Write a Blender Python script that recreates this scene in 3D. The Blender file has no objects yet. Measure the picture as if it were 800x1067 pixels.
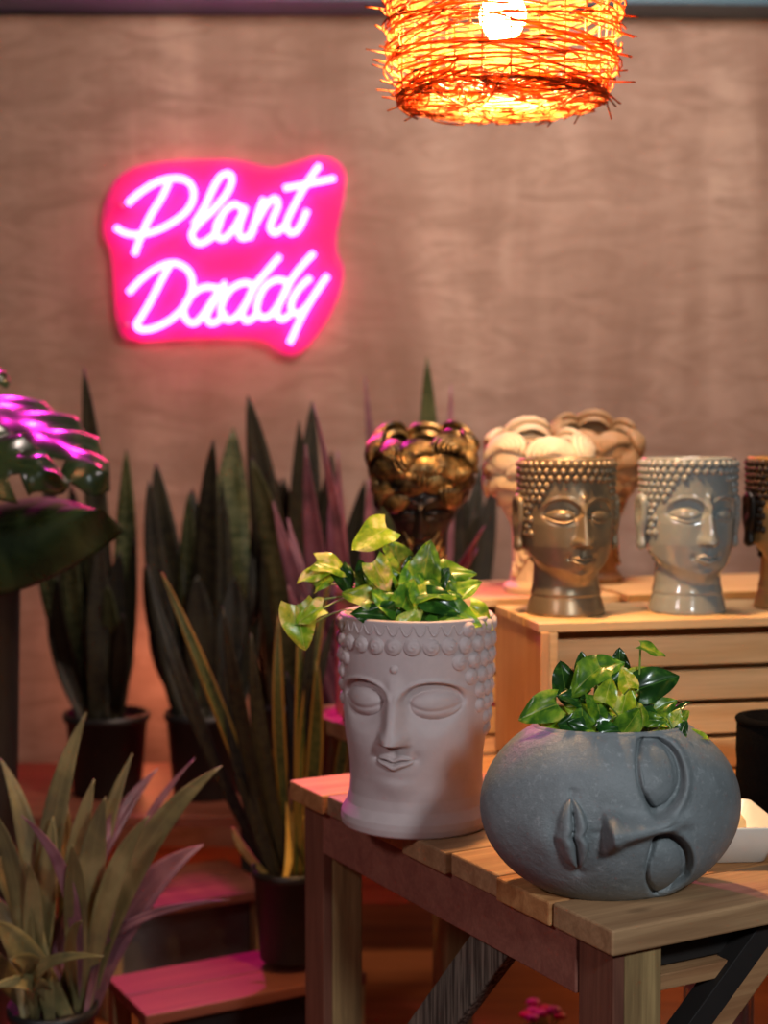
import bpy, math, random
import numpy as np
from mathutils import Vector, Matrix, Euler
R = math.radians
PI = math.pi
rng = random.Random(7)
nr = np.random.RandomState(5)
sc = bpy.context.scene
COL = sc.collection
CAMZ = 1.4
F = 1600.0
TH = math.atan(93.5 / F)

def P(px, py, d):
    """world point seen at pixel (px,py) of the 800x1067 frame, at world depth y=d"""
    a = (px - 400) / F
    b = (533.5 - py) / F
    yy = math.cos(TH) + b * math.sin(TH)
    zz = -math.sin(TH) + b * math.cos(TH)
    s = d / yy
    return Vector((a * s, d, CAMZ + zz * s))

# ------------------------------------------------------------------ materials
def nodes(name):
    m = bpy.data.materials.new(name)
    m.use_nodes = True
    nt = m.node_tree
    b = nt.nodes['Principled BSDF']
    return m, nt, b

def L(nt, a, b):
    nt.links.new(a, b)

def col4(c):
    return (c[0], c[1], c[2], 1)

def hexc(h):
    h = h.lstrip('#')
    v = [int(h[i:i + 2], 16) / 255 for i in (0, 2, 4)]
    return tuple((x / 12.92 if x <= .04045 else ((x + .055) / 1.055) ** 2.4) for x in v)

def mapped(nt, scale=(1, 1, 1), coord='Object', loc=(0, 0, 0)):
    tc = nt.nodes.new('ShaderNodeTexCoord')
    mp = nt.nodes.new('ShaderNodeMapping')
    mp.inputs['Scale'].default_value = scale
    mp.inputs['Location'].default_value = loc
    L(nt, tc.outputs[coord], mp.inputs[0])
    return mp.outputs[0]

def noise(nt, vec, scale=5, detail=4, rough=.5, dist=0):
    n = nt.nodes.new('ShaderNodeTexNoise')
    n.inputs['Scale'].default_value = scale
    n.inputs['Detail'].default_value = detail
    n.inputs['Roughness'].default_value = rough
    n.inputs['Distortion'].default_value = dist
    L(nt, vec, n.inputs['Vector'])
    return n.outputs['Fac']

def ramp(nt, fac, stops):
    r = nt.nodes.new('ShaderNodeValToRGB')
    els = r.color_ramp.elements
    while len(els) < len(stops):
        els.new(.5)
    for e, (p, c) in zip(els, stops):
        e.position = p
        e.color = col4(c)
    L(nt, fac, r.inputs[0])
    return r.outputs[0]

def mixc(nt, fac, a, b, mode='MIX'):
    m = nt.nodes.new('ShaderNodeMix')
    m.data_type = 'RGBA'
    m.blend_type = mode
    for s, v in ((0, fac), (6, a), (7, b)):
        if hasattr(v, 'links'):
            L(nt, v, m.inputs[s])
        else:
            m.inputs[s].default_value = v if s == 0 else col4(v)
    return m.outputs[2]

def bump(nt, b, h, strength=.3, dist=.002):
    n = nt.nodes.new('ShaderNodeBump')
    n.inputs['Strength'].default_value = strength
    n.inputs['Distance'].default_value = dist
    L(nt, h, n.inputs['Height'])
    L(nt, n.outputs[0], b.inputs['Normal'])

def simple(name, c, rough=.5, metal=0, spec=.5, coat=0, var=.15, nscale=30, bstr=.15, bdist=.001):
    m, nt, b = nodes(name)
    v = mapped(nt)
    f = noise(nt, v, nscale, 5, .6)
    c2 = tuple(x * (1 - var) for x in c)
    c3 = tuple(min(1, x * (1 + var)) for x in c)
    L(nt, ramp(nt, f, [(.3, c2), (.7, c3)]), b.inputs['Base Color'])
    b.inputs['Roughness'].default_value = rough
    b.inputs['Metallic'].default_value = metal
    b.inputs['Specular IOR Level'].default_value = spec
    b.inputs['Coat Weight'].default_value = coat
    b.inputs['Coat Roughness'].default_value = .08
    if bstr:
        bump(nt, b, f, bstr, bdist)
    return m

def wood(name, cd, cl, axis=0, rough=.6, grain=14, knots=True, gs=.22):
    m, nt, b = nodes(name)
    s = [grain, grain, grain]
    s[axis] = grain * .06
    v = mapped(nt, tuple(s))
    f1 = noise(nt, v, 3.0, 6, .65, .8)
    s2 = [60, 60, 60]
    s2[axis] = 2.5
    f2 = noise(nt, mapped(nt, tuple(s2)), 2.5, 3, .6)
    c = ramp(nt, f1, [(.28, cd), (.5, tuple((a + d) / 2 for a, d in zip(cd, cl))), (.72, cl)])
    c = mixc(nt, ramp(nt, f2, [(.35, (.0, .0, .0)), (.6, (gs, gs, gs))]), c, tuple(x * .45 for x in cd))
    if knots:
        vn = nt.nodes.new('ShaderNodeTexVoronoi')
        vn.inputs['Scale'].default_value = 1
        s3 = [7, 7, 7]
        s3[axis] = 3
        L(nt, mapped(nt, tuple(s3), loc=(.3, .7, .1)), vn.inputs['Vector'])
        k = ramp(nt, vn.outputs['Distance'], [(.03, (1, 1, 1)), (.1, (0, 0, 0))])
        c = mixc(nt, k, c, tuple(x * .3 for x in cd))
    L(nt, c, b.inputs['Base Color'])
    b.inputs['Roughness'].default_value = rough
    b.inputs['Specular IOR Level'].default_value = .3
    bump(nt, b, f2, .35, .001)
    return m

M = {}
# wall: mottled brown plywood / veneer sheets
m, nt, b = nodes('wall_veneer')
v = mapped(nt, (1.0, 1.0, .35))
f1 = noise(nt, v, 2.4, 5, .6, .5)
f2 = noise(nt, mapped(nt, (.8, 1, 2.6)), 5.5, 5, .6, 1.2)
f3 = noise(nt, mapped(nt, (1.6, 1, .12)), 2.0, 2, .4)
c = ramp(nt, f1, [(.3, hexc('92786a')), (.5, hexc('ab9182')), (.72, hexc('c2aa9a'))])
c = mixc(nt, ramp(nt, f2, [(.42, (0, 0, 0)), (.66, (.5, .5, .5))]), c, hexc('826858'))
c = mixc(nt, ramp(nt, f3, [(.48, (0, 0, 0)), (.60, (.35, .35, .35))]), c, hexc('7a5c4a'))
L(nt, c, b.inputs['Base Color'])
b.inputs['Roughness'].default_value = .65
b.inputs['Specular IOR Level'].default_value = .25
M['wall'] = m
M['beam_blue'] = simple('blue_paint', hexc('4f7286'), .5, var=.08)
M['floor'] = wood('floor_boards', hexc('6e3616'), hexc('a35c2c'), 0, .5, 5, False)
M['table_top'] = wood('reclaimed_pine', hexc('8a5c3c'), hexc('c19468'), 0, .6, 9)
M['table_board'] = [wood('reclaimed_board_%s' % w, hexc(a), hexc(bb), 0, .6, 8 + i, True) for i, (w, a, bb) in enumerate(
    [('brown', '8f6a4a', 'bd9870'), ('honey', '9a6238', 'cf9a64'), ('tan', '93694a', 'c8a075'), ('grey', '7a5c46', 'a8876a')])]
M['table_apron'] = wood('red_stained_pine', hexc('7d4a40'), hexc('a06a58'), 0, .65, 7)
M['table_leg'] = wood('weathered_leg_wood', hexc('7d6240'), hexc('b89a68'), 2, .75, 9, True, .35)
M['table_leg_red'] = wood('red_brown_leg_wood', hexc('5f382c'), hexc('8a5a46'), 2, .7, 9)
M['grey_brace'] = wood('grey_weathered_wood', hexc('4c463e'), hexc('a39b8a'), 2, .85, 14, True, .9)
M['dark_wood'] = simple('dark_wood_and_shade', hexc('1c1715'), .7)
M['pine'] = wood('pine_slat', hexc('c79a62'), hexc('e3c493'), 0, .55, 4, True, .18)
M['pine_end'] = wood('pine_end_board', hexc('bd8656'), hexc('d9ac78'), 2, .55, 4, True, .18)
M['bench'] = wood('red_brown_bench_wood', hexc('6a3a2c'), hexc('8e5440'), 0, .5, 6)
M['bench_grey'] = simple('grey_painted_panel', hexc('5a5650'), .7)
M['black_pot'] = simple('black_plastic_pot', hexc('1d1c1c'), .45, var=.2)
M['soil'] = simple('potting_soil', hexc('2b1d14'), .95, var=.5, nscale=80, bstr=1, bdist=.006)
M['white_stone'] = simple('matte_mauve_white_plaster', hexc('b9a9a8'), .6, var=.04, nscale=60, bstr=.12)
M['grey_stone'] = None
M['gold'] = simple('aged_bronze_gold_glaze', hexc('84735a'), .32, .5, var=.12, nscale=40)
M['celadon'] = simple('grey_green_glaze', hexc('818784'), .13, 0, .6, .6, var=.04, bstr=.03)
M['dark_bronze'] = simple('dark_bronze_hair', hexc('2a211a'), .35, .5, var=.25)
M['gold_face'] = simple('golden_face_paint', hexc('b08a55'), .35, .4, var=.1)
M['cream'] = simple('cream_ceramic', hexc('dcc7a4'), .5, var=.05)
M['tan'] = simple('tan_ceramic', hexc('a8845c'), .55, var=.1)
M['white_glaze'] = simple('white_ceramic', hexc('dcd9cf'), .25, var=.03)
M['candle'] = simple('cream_wax', hexc('ecc98c'), .5, var=.03)
M['terracotta'] = simple('orange_clay', hexc('c8502a'), .6)
M['purple'] = simple('purple_cloth', hexc('5a3a78'), .8)
M['black_cloth'] = simple('black_felt', hexc('080707'), .95, spec=.05, var=.3, nscale=200, bstr=.6, bdist=.002)
M['cable'] = simple('black_cable', hexc('151515'), .5)
M['pink_pot'] = simple('pale_pink_ceramic', hexc('ecc4d4'), .4, var=.25, nscale=14)
M['flower'] = simple('pink_petal', hexc('e0508a'), .5, var=.2)
M['flower_red'] = simple('red_petal', hexc('d83a3a'), .5, var=.2)
M['tag'] = simple('white_plastic_tag', hexc('e6e4da'), .5)
M['steel'] = simple('brushed_steel', hexc('a0a0a0'), .35, .9)

# gold with darker recesses, speckled
m, nt, b = nodes('antique_gold_with_black_wash')
f = noise(nt, mapped(nt), 26, 5, .6, .5)
L(nt, ramp(nt, f, [(.38, hexc('221a10')), (.52, hexc('7a5f34')), (.66, hexc('c9a566'))]), b.inputs['Base Color'])
b.inputs['Metallic'].default_value = .7
b.inputs['Roughness'].default_value = .36
M['antique'] = m

m, nt, b = nodes('weathered_blue_grey_stone')
v = mapped(nt)
f = noise(nt, v, 9, 6, .6)
f2 = noise(nt, v, 110, 5, .7)
c = ramp(nt, f, [(.3, hexc('676d6f')), (.7, hexc('858c8f'))])
c = mixc(nt, ramp(nt, f2, [(.56, (0, 0, 0)), (.72, (.55, .55, .55))]), c, hexc('a3a7a8'))
L(nt, c, b.inputs['Base Color'])
b.inputs['Roughness'].default_value = .5
b.inputs['Specular IOR Level'].default_value = .45
f3 = noise(nt, v, 45, 6, .75)
bump(nt, b, f3, .7, .004)
M['grey_stone'] = m

def leafmat(name, c1, c2, c3, rough=.3, transl=.25, nscale=18, thr=.55, edge=None, bands=None, spec=.5, randomise=.5):
    m, nt, b = nodes(name)
    tc = nt.nodes.new('ShaderNodeTexCoord')
    sep = nt.nodes.new('ShaderNodeSeparateXYZ')
    L(nt, tc.outputs['UV'], sep.inputs[0])
    oi = nt.nodes.new('ShaderNodeObjectInfo')
    add = nt.nodes.new('ShaderNodeVectorMath')
    add.operation = 'ADD'
    mul = nt.nodes.new('ShaderNodeVectorMath')
    mul.operation = 'SCALE'
    mul.inputs[0].default_value = (7, 3, 5)
    L(nt, oi.outputs['Random'], mul.inputs['Scale'])
    L(nt, tc.outputs['Object'], add.inputs[0])
    L(nt, mul.outputs[0], add.inputs[1])
    f = noise(nt, add.outputs[0], nscale, 4, .55, .4)
    c = ramp(nt, f, [(thr - .15, c1), (thr, c2), (thr + .12, c3)])
    if bands:
        mp = nt.nodes.new('ShaderNodeMapping')
        mp.inputs['Scale'].default_value = (1.2, 26, 1)
        L(nt, tc.outputs['UV'], mp.inputs[0])
        g = noise(nt, mp.outputs[0], 1.5, 4, .65, .6)
        c = mixc(nt, ramp(nt, g, [(.42, (0, 0, 0)), (.6, (.8, .8, .8))]), c, bands)
    # brightness per leaf
    hsv = nt.nodes.new('ShaderNodeHueSaturation')
    mr = nt.nodes.new('ShaderNodeMapRange')
    mr.inputs['To Min'].default_value = 1 - randomise * .5
    mr.inputs['To Max'].default_value = 1 + randomise * .5
    L(nt, oi.outputs['Random'], mr.inputs['Value'])
    L(nt, mr.outputs[0], hsv.inputs['Value'])
    L(nt, c, hsv.inputs['Color'])
    c = hsv.outputs[0]
    # midrib / margin
    ma = nt.nodes.new('ShaderNodeMath')
    ma.operation = 'SUBTRACT'
    L(nt, sep.outputs[0], ma.inputs[0])
    ma.inputs[1].default_value = .5
    mb = nt.nodes.new('ShaderNodeMath')
    mb.operation = 'ABSOLUTE'
    L(nt, ma.outputs[0], mb.inputs[0])
    if edge:
        c = mixc(nt, ramp(nt, mb.outputs[0], [(.33, (0, 0, 0)), (.38, (1, 1, 1))]), c, edge)
    else:
        c = mixc(nt, ramp(nt, mb.outputs[0], [(.008, (.5, .5, .5)), (.022, (0, 0, 0))]), c, c3)
    L(nt, c, b.inputs['Base Color'])
    b.inputs['Roughness'].default_value = rough
    b.inputs['Specular IOR Level'].default_value = spec
    tr = nt.nodes.new('ShaderNodeBsdfTranslucent')
    L(nt, c, tr.inputs[0])
    mx = nt.nodes.new('ShaderNodeMixShader')
    mx.inputs[0].default_value = transl
    L(nt, b.outputs[0], mx.inputs[1])
    L(nt, tr.outputs[0], mx.inputs[2])
    L(nt, mx.outputs[0], nt.nodes['Material Output'].inputs[0])
    return m

M['pothos'] = leafmat('pothos_leaf', hexc('3c7020'), hexc('76a52c'), hexc('b4c44a'), .28, .3, 2.2, .54)
M['pothos_gold'] = leafmat('golden_pothos_leaf', hexc('6ea026'), hexc('aac636'), hexc('e6e884'), .28, .35, 2.2, .5)
M['pothos_dark'] = leafmat('dark_pothos_leaf', hexc('1c4217'), hexc('2f5f20'), hexc('5c8a38'), .22, .2, 2.2, .6)
M['stem'] = simple('green_stem', hexc('7f9a40'), .4)
M['snake'] = leafmat('snake_leaf', hexc('212c18'), hexc('363f22'), hexc('4a5030'), .5, .05, 8, .5, bands=hexc('5e6040'), spec=.3)
M['snake_dark'] = leafmat('dark_snake_leaf', hexc('14140f'), hexc('1f1e16'), hexc('2a281c'), .5, .04, 8, .5, bands=hexc('33301f'), spec=.3)
M['snake_gold'] = leafmat('yellow_edged_snake_leaf', hexc('2a3416'), hexc('3d4820'), hexc('525a2a'), .5, .06, 8, .5, edge=hexc('8c6a2c'), bands=hexc('5a5c2e'), spec=.3)
M['snake_yellow'] = leafmat('yellowed_leaf', hexc('c49a3e'), hexc('d8b452'), hexc('e4c86a'), .45, .1, 8, .5)
M['strap'] = leafmat('grey_green_strap_leaf', hexc('6a6244'), hexc('83784e'), hexc('9c8e60'), .38, .1, 8, .5)
M['pink_lit_leaf'] = leafmat('purple_leaf_pink_lit', hexc('5f4248'), hexc('7d525c'), hexc('986a72'), .38, .1, 8, .5)  # purple cordyline leaf; on strap and snake leaves, pink light painted in
M['monstera'] = leafmat('dark_green_split_leaf', hexc('1b2c18'), hexc('2a3c22'), hexc('3a4c2c'), .22, .05, 8, .5, randomise=.2, spec=.7)

def emis(name, c, s):
    m, nt, b = nodes(name)
    b.inputs['Base Color'].default_value = col4(c)
    b.inputs['Emission Color'].default_value = col4(c)
    b.inputs['Emission Strength'].default_value = s
    return m

# ------------------------------------------------------------------ mesh helpers
class MB:
    def __init__(s):
        s.v, s.f, s.uv = [], [], []
        s.n = 0

    def add(s, v, f, uv=None):
        v = np.asarray(v, float).reshape(-1, 3)
        s.v.append(v)
        s.f += [tuple(i + s.n for i in q) for q in f]
        s.uv.append(np.zeros((len(v), 2)) if uv is None else np.asarray(uv, float).reshape(-1, 2))
        s.n += len(v)

    def box(s, c, size, rot=None):
        c = Vector(c)
        h = Vector(size) / 2
        pts = []
        for x, y, z in ((-1, -1, -1), (1, -1, -1), (1, 1, -1), (-1, 1, -1), (-1, -1, 1), (1, -1, 1), (1, 1, 1), (-1, 1, 1)):
            p = Vector((x * h.x, y * h.y, z * h.z))
            if rot is not None:
                p = rot @ p
            pts.append(tuple(c + p))
        s.add(pts, [(0, 3, 2, 1), (4, 5, 6, 7), (0, 1, 5, 4), (1, 2, 6, 5), (2, 3, 7, 6), (3, 0, 4, 7)])

    def beam(s, a, b, w, t, up=(0, 0, 1)):
        a, b = Vector(a), Vector(b)
        d = (b - a)
        y = d.normalized()
        x = Vector(up).cross(y)
        if x.length < 1e-4:
            x = Vector((1, 0, 0))
        x.normalize()
        z = y.cross(x)
        rot = Matrix((x, y, z)).transposed()
        s.box((a + b) / 2, (w, d.length, t), rot)

    def grid(s, Pm, closed=True, cap0=False, cap1=False, uv=None):
        Pm = np.asarray(Pm, float)
        Mr, N = Pm.shape[:2]
        f = []
        for i in range(Mr - 1):
            for j in range(N if closed else N - 1):
                k = (j + 1) % N
                f.append((i * N + j, i * N + k, (i + 1) * N + k, (i + 1) * N + j))
        if cap0:
            f.append(tuple(range(N - 1, -1, -1)))
        if cap1:
            f.append(tuple((Mr - 1) * N + j for j in range(N)))
        s.add(Pm.reshape(-1, 3), f, uv)

    def lathe(s, prof, seg=40, c=(0, 0, 0)):
        t = np.linspace(0, 2 * PI, seg, endpoint=False)
        rows = [np.stack([c[0] + r * np.sin(t), c[1] - r * np.cos(t), np.full(seg, c[2] + z)], 1) for r, z in prof]
        s.grid(np.array(rows), True, True, True)

    def tube(s, pts, r, seg=8):
        pts = [Vector(p) for p in pts]
        n = len(pts)
        rr = r if hasattr(r, '__len__') else [r] * n
        rows = []
        prev = None
        for i, p in enumerate(pts):
            t = (pts[min(i + 1, n - 1)] - pts[max(i - 1, 0)])
            t = t.normalized() if t.length > 1e-9 else Vector((0, 0, 1))
            if prev is None:
                a = t.orthogonal().normalized()
            else:
                a = (prev - t * prev.dot(t))
                a = a.normalized() if a.length > 1e-6 else t.orthogonal().normalized()
            prev = a
            bb = t.cross(a)
            rows.append([tuple(p + (a * math.cos(k * 2 * PI / seg) + bb * math.sin(k * 2 * PI / seg)) * rr[i]) for k in range(seg)])
        s.grid(np.array(rows), True, True, True)

    def blob(s, c, n, r, h=1.0, seg=10, rings=6, ridge=0, rn=0, sx=1.0, ups=(0, 0, 1), spiral=0):
        """rounded bump: radius r, height factor h along normal n"""
        n = Vector(n).normalized()
        x = Vector(ups).cross(n)
        if x.length < 1e-4:
            x = Vector((1, 0, 0))
        x.normalize()
        y = n.cross(x)
        B = np.array([tuple(x), tuple(y), tuple(n)])
        rows = []
        for i in range(rings + 1):
            ph = (i / rings) * PI * .5 * 1.35 - PI * .175
            z = math.sin(ph)
            q = math.cos(ph)
            if i == rings:
                q = .02
            row = []
            for j in range(seg):
                t = 2 * PI * j / seg
                k = 1 + (ridge * math.cos(rn * t) * (q if q > 0 else 0) if rn else 0)
                zz = z * h
                if spiral:
                    zz += spiral * math.sin(q * 11 + t)
                row.append((q * math.cos(t) * sx * k, q * math.sin(t) * k, zz * (k if rn else 1)))
            rows.append(row)
        A = np.array(rows) * r
        s.grid(A @ B + np.array(tuple(c)), True, False, True)

    def build(s, name, mat, parent=None, smooth=True, bevel=0, seg=2, auto=None):
        me = bpy.data.meshes.new(name)
        V = np.concatenate(s.v)
        me.from_pydata(V.tolist(), [], s.f)
        UV = np.concatenate(s.uv)
        ul = me.uv_layers.new(name='UVMap')
        idx = np.zeros(len(me.loops), dtype=np.int32)
        me.loops.foreach_get('vertex_index', idx)
        ul.data.foreach_set('uv', UV[idx].astype(np.float32).ravel())
        if smooth:
            me.polygons.foreach_set('use_smooth', [True] * len(me.polygons))
        me.materials.append(mat)
        me.update()
        o = bpy.data.objects.new(name, me)
        COL.objects.link(o)
        if parent is not None:
            o.parent = parent
        if bevel:
            bv = o.modifiers.new('bevel', 'BEVEL')
            bv.width = bevel
            bv.segments = seg
            bv.limit_method = 'ANGLE'
        return o

def tag(o, label, cat, group=None):
    o['label'] = label
    o['category'] = cat
    if group:
        o['group'] = group
    return o

def thing(name, label, cat, loc=(0, 0, 0), rz=0, group=None, rx=0, ry=0):
    o = bpy.data.objects.new(name, None)
    o.empty_display_size = .05
    COL.objects.link(o)
    o.location = loc
    o.rotation_euler = (rx, ry, rz)
    return tag(o, label, cat, group)

def catmull(pts, n=8, closed=False):
    pts = [Vector(p) for p in pts]
    out = []
    m = len(pts)
    for i in range(m - 1):
        p0 = pts[max(i - 1, 0)]
        p1, p2 = pts[i], pts[i + 1]
        p3 = pts[min(i + 2, m - 1)]
        for k in range(n):
            t = k / n
            out.append(.5 * ((2 * p1) + (-p0 + p2) * t + (2 * p0 - 5 * p1 + 4 * p2 - p3) * t * t + (-p0 + 3 * p1 - 3 * p2 + p3) * t ** 3))
    out.append(pts[-1])
    return out

def sst(a, b, x):
    t = np.clip((x - a) / (b - a), 0, 1)
    return t * t * (3 - 2 * t)

def G(x, s):
    return np.exp(-(x / s) ** 2)

# ------------------------------------------------------------------ setting
mb = MB()
mb.box((0, 5.06, 1.35), (9, .12, 2.7))
w = mb.build('wall_back', M['wall'], smooth=False)
w['kind'] = 'structure'
mb = MB()
mb.box((0, 5.0, 2.775), (9, .34, .15))
w = mb.build('trim_1', M['beam_blue'], smooth=False, bevel=.006)
w['kind'] = 'structure'
w.rotation_euler = (0, R(.6), 0)
w.location = (0, 0, .0)
mb = MB()
mb.box((0, 1.5, -.05), (9, 8, .1))
w = mb.build('floor', M['floor'], smooth=False)
w['kind'] = 'structure'

# ------------------------------------------------------------------ neon sign
YS = 4.945
sign = thing('neon_sign', 'glowing pink neon sign reading Plant Daddy in script on the wall', 'neon sign', P(236, 268, 4.99))
so = sign.location.copy()
def S(x, y, d=YS):
    return P(100 + x / 2.963, 150 + y / 2.963, d) - so
strokes = {
 'plant': [
  [(225, 118), (203, 165), (172, 215), (145, 270), (118, 342)],
  [(97, 185), (130, 155), (180, 122), (230, 107), (272, 110), (297, 133), (300, 168), (280, 207), (235, 243), (180, 270), (130, 280), (90, 275), (60, 258)],
  [(300, 250), (335, 195), (360, 140), (385, 100), (410, 92), (420, 112), (402, 155), (360, 205), (318, 245), (295, 280), (312, 306), (340, 300), (372, 270), (392, 215), (425, 187), (452, 200)],
  [(392, 215), (372, 250), (372, 282), (395, 292), (430, 255), (462, 195), (445, 245), (442, 282), (462, 290), (490, 262)],
  [(518, 168), (500, 215), (474, 292)],
  [(490, 250), (525, 190), (552, 168), (562, 190), (545, 232), (538, 262), (555, 275), (590, 245)],
  [(690, 65), (650, 122), (612, 190), (588, 245), (600, 275), (625, 262), (652, 205)],
  [(580, 137), (650, 124), (738, 106)]],
 'daddy': [
  [(228, 372), (197, 430), (160, 500), (122, 562)],
  [(100, 460), (140, 418), (190, 382), (240, 368), (282, 388), (298, 430), (282, 488), (237, 538), (180, 568), (140, 573), (122, 560)],
  [(380, 446), (337, 442), (300, 462), (273, 502), (275, 537), (302, 554), (330, 529), (363, 479), (399, 430), (370, 479), (342, 530), (355, 554), (382, 542), (400, 519)],
  [(489, 437), (457, 429), (417, 448), (391, 489), (387, 526), (409, 544), (437, 529), (467, 486), (489, 437)],
  [(568, 346), (527, 394), (490, 439), (465, 489), (450, 526), (467, 547), (493, 530)],
  [(597, 429), (560, 419), (523, 439), (501, 482), (497, 519), (518, 536), (545, 522), (575, 476), (597, 429)],
  [(673, 336), (631, 382), (597, 429), (571, 482), (558, 521), (573, 542), (600, 526)],
  [(663, 412), (631, 442), (607, 479), (603, 512), (625, 524), (653, 499)],
  [(715, 406), (677, 462), (637, 529), (597, 616)]]}
neon_mat = emis('pink_neon_light', (1.0, .045, .24), 30)
neon_mat.node_tree.nodes['Principled BSDF'].inputs['Base Color'].default_value = (.8, .3, .5, 1)
for wname, sts in strokes.items():
    for st in sts:
        pts = catmull([S(x, y) for x, y in st], 7)
        mb = MB()
        mb.tube(pts, .0088, 8)
        mb.build('neon_tube', neon_mat, sign)
# contour-cut acrylic backing panel; neon glow painted into its pink colour
m, nt, b = nodes('glow_tinted_acrylic')
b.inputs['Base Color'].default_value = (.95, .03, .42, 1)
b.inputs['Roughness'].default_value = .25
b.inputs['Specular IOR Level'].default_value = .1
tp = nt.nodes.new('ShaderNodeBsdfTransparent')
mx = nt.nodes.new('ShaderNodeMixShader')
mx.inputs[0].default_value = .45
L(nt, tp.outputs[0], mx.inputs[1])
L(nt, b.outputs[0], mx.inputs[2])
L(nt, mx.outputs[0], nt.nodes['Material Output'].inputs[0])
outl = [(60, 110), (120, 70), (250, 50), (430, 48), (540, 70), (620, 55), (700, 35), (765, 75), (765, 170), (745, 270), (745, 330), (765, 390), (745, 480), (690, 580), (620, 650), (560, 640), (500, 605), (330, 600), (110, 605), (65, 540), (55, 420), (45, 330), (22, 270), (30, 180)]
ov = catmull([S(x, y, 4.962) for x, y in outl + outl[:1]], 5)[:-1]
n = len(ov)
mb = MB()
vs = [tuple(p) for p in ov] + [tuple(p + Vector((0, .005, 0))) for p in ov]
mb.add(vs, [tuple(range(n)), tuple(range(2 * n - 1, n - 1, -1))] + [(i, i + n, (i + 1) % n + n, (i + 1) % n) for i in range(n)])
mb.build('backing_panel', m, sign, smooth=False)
for x, y in ((85, 190), (700, 110), (100, 560), (620, 600)):
    p = S(x, y, 4.975)
    mb = MB()
    mb.tube([p + Vector((0, -.02, 0)), p + Vector((0, .026, 0))], .007, 10)
    mb.build('standoff', M['steel'], sign)

# ------------------------------------------------------------------ pendant lamp
LX, LY = .194, 2.55
lamp = thing('pendant_lamp', 'pendant lamp with a round shade of woven orange twigs, glowing bulb inside', 'pendant lamp', (LX, LY, 1.4 + .6 * .85 + .015))
lamp.scale = (.85, .85, .85)
m, nt, b = nodes('orange_wicker_twig')
f = noise(nt, mapped(nt), 30, 3)
cc = ramp(nt, f, [(.3, hexc('a0501c')), (.7, hexc('e08a40'))])
L(nt, cc, b.inputs['Base Color'])
b.inputs['Roughness'].default_value = .6
tr = nt.nodes.new('ShaderNodeBsdfTranslucent')
L(nt, cc, tr.inputs[0])
mx = nt.nodes.new('ShaderNodeMixShader')
mx.inputs[0].default_value = .45
L(nt, b.outputs[0], mx.inputs[1])
L(nt, tr.outputs[0], mx.inputs[2])
L(nt, mx.outputs[0], nt.nodes['Material Output'].inputs[0])
M['twig'] = m
mb = MB()
SH = .42
for i in range(520):
    z0 = rng.random() ** 1.0 * SH
    a0 = rng.uniform(0, 2 * PI)
    span = rng.uniform(.7, 1.9)
    dz = rng.uniform(-.05, .05)
    rb = .205 + .012 * math.sin(z0 * 9)
    if z0 < .04:
        rb -= .01
    r1 = rb + rng.uniform(-.006, .012)
    th = rng.uniform(.0011, .0024)
    pts = []
    stick = rng.random() < .35
    K = 12
    for k in range(K):
        t = k / (K - 1)
        a = a0 + span * t
        r = r1 + .006 * math.sin(t * 9 + i)
        if stick and t > .8:
            r += (t - .8) * rng.uniform(.1, .22)
        pts.append((r * math.cos(a), r * math.sin(a), max(-.008, z0 + dz * (t - .5))))
    mb.tube(pts, th, 5)
for i in range(24):
    a = i * 2 * PI / 24
    mb.tube([(.2 * math.cos(a), .2 * math.sin(a), z) for z in (0, .2, SH)], .0016, 5)
for i in range(70):
    a = rng.uniform(0, 2 * PI)
    sp = rng.uniform(.35, 1.0)
    z = rng.uniform(-.004, .016)
    r0 = rng.uniform(.165, .205)
    mb.tube([(r0 * (1 - .10 * math.sin(t * PI)) * math.cos(a + sp * t), r0 * (1 - .10 * math.sin(t * PI)) * math.sin(a + sp * t), z + .006 * math.sin(t * 5 + i)) for t in (0, .2, .4, .6, .8, 1)], .0017, 5)
for i in range(120):
    a = rng.uniform(0, 2 * PI)
    b_ = a + rng.uniform(1.0, 2.5)
    z = rng.uniform(-.006, .018)
    p, q = Vector((.202 * math.cos(a), .202 * math.sin(a), z)), Vector((.202 * math.cos(b_), .202 * math.sin(b_), z + rng.uniform(-.01, .01)))
    md = (p + q) / 2 * rng.uniform(.5, 1.05) + Vector((0, 0, rng.uniform(-.012, .0)))
    mb.tube(catmull([p, md, q], 4), rng.uniform(.0012, .0022), 5)
for i in range(30):
    a = rng.uniform(0, 2 * PI)
    z = rng.uniform(0, .02)
    p = Vector((.2 * math.cos(a), .2 * math.sin(a), z))
    q = p + Vector((math.cos(a + 1.2) * .05, math.sin(a + 1.2) * .05, rng.uniform(-.03, .01)))
    mb.tube([p, (p + q) / 2, q], .0018, 5)
shade = mb.build('woven_shade', M['twig'], lamp)
mb = MB()
for z in (.003, SH):
    mb = MB()
    mb.tube([(.2 * math.cos(a), .2 * math.sin(a), z) for a in np.linspace(0, 2 * PI, 49)], .003, 6)
    mb.build('wire_ring', M['twig'], shade)
mb = MB()
for a in (0, PI / 2, PI, 1.5 * PI):
    mb.tube([(.2 * math.cos(a), .2 * math.sin(a), SH), (.01 * math.cos(a), .01 * math.sin(a), SH)], .002, 6)
mb.build('wire_frame', M['cable'], lamp)
mb = MB()
mb.lathe([(.005, .115), (.028, .122), (.044, .15), (.045, .17), (.03, .205), (.014, .222), (.013, .235)], 20)
mb.build('bulb', emis('warm_bulb_glow', (1, .62, .25), 60), lamp)
mb = MB()
mb.lathe([(.018, .232), (.02, .25), (.02, .29), (.008, .30)], 20)
mb.build('socket', M['cable'], lamp)
mb = MB()
mb.tube([(0, 0, .29), (0, 0, .9)], .004, 8)
mb.build('cord', M['cable'], lamp)
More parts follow.
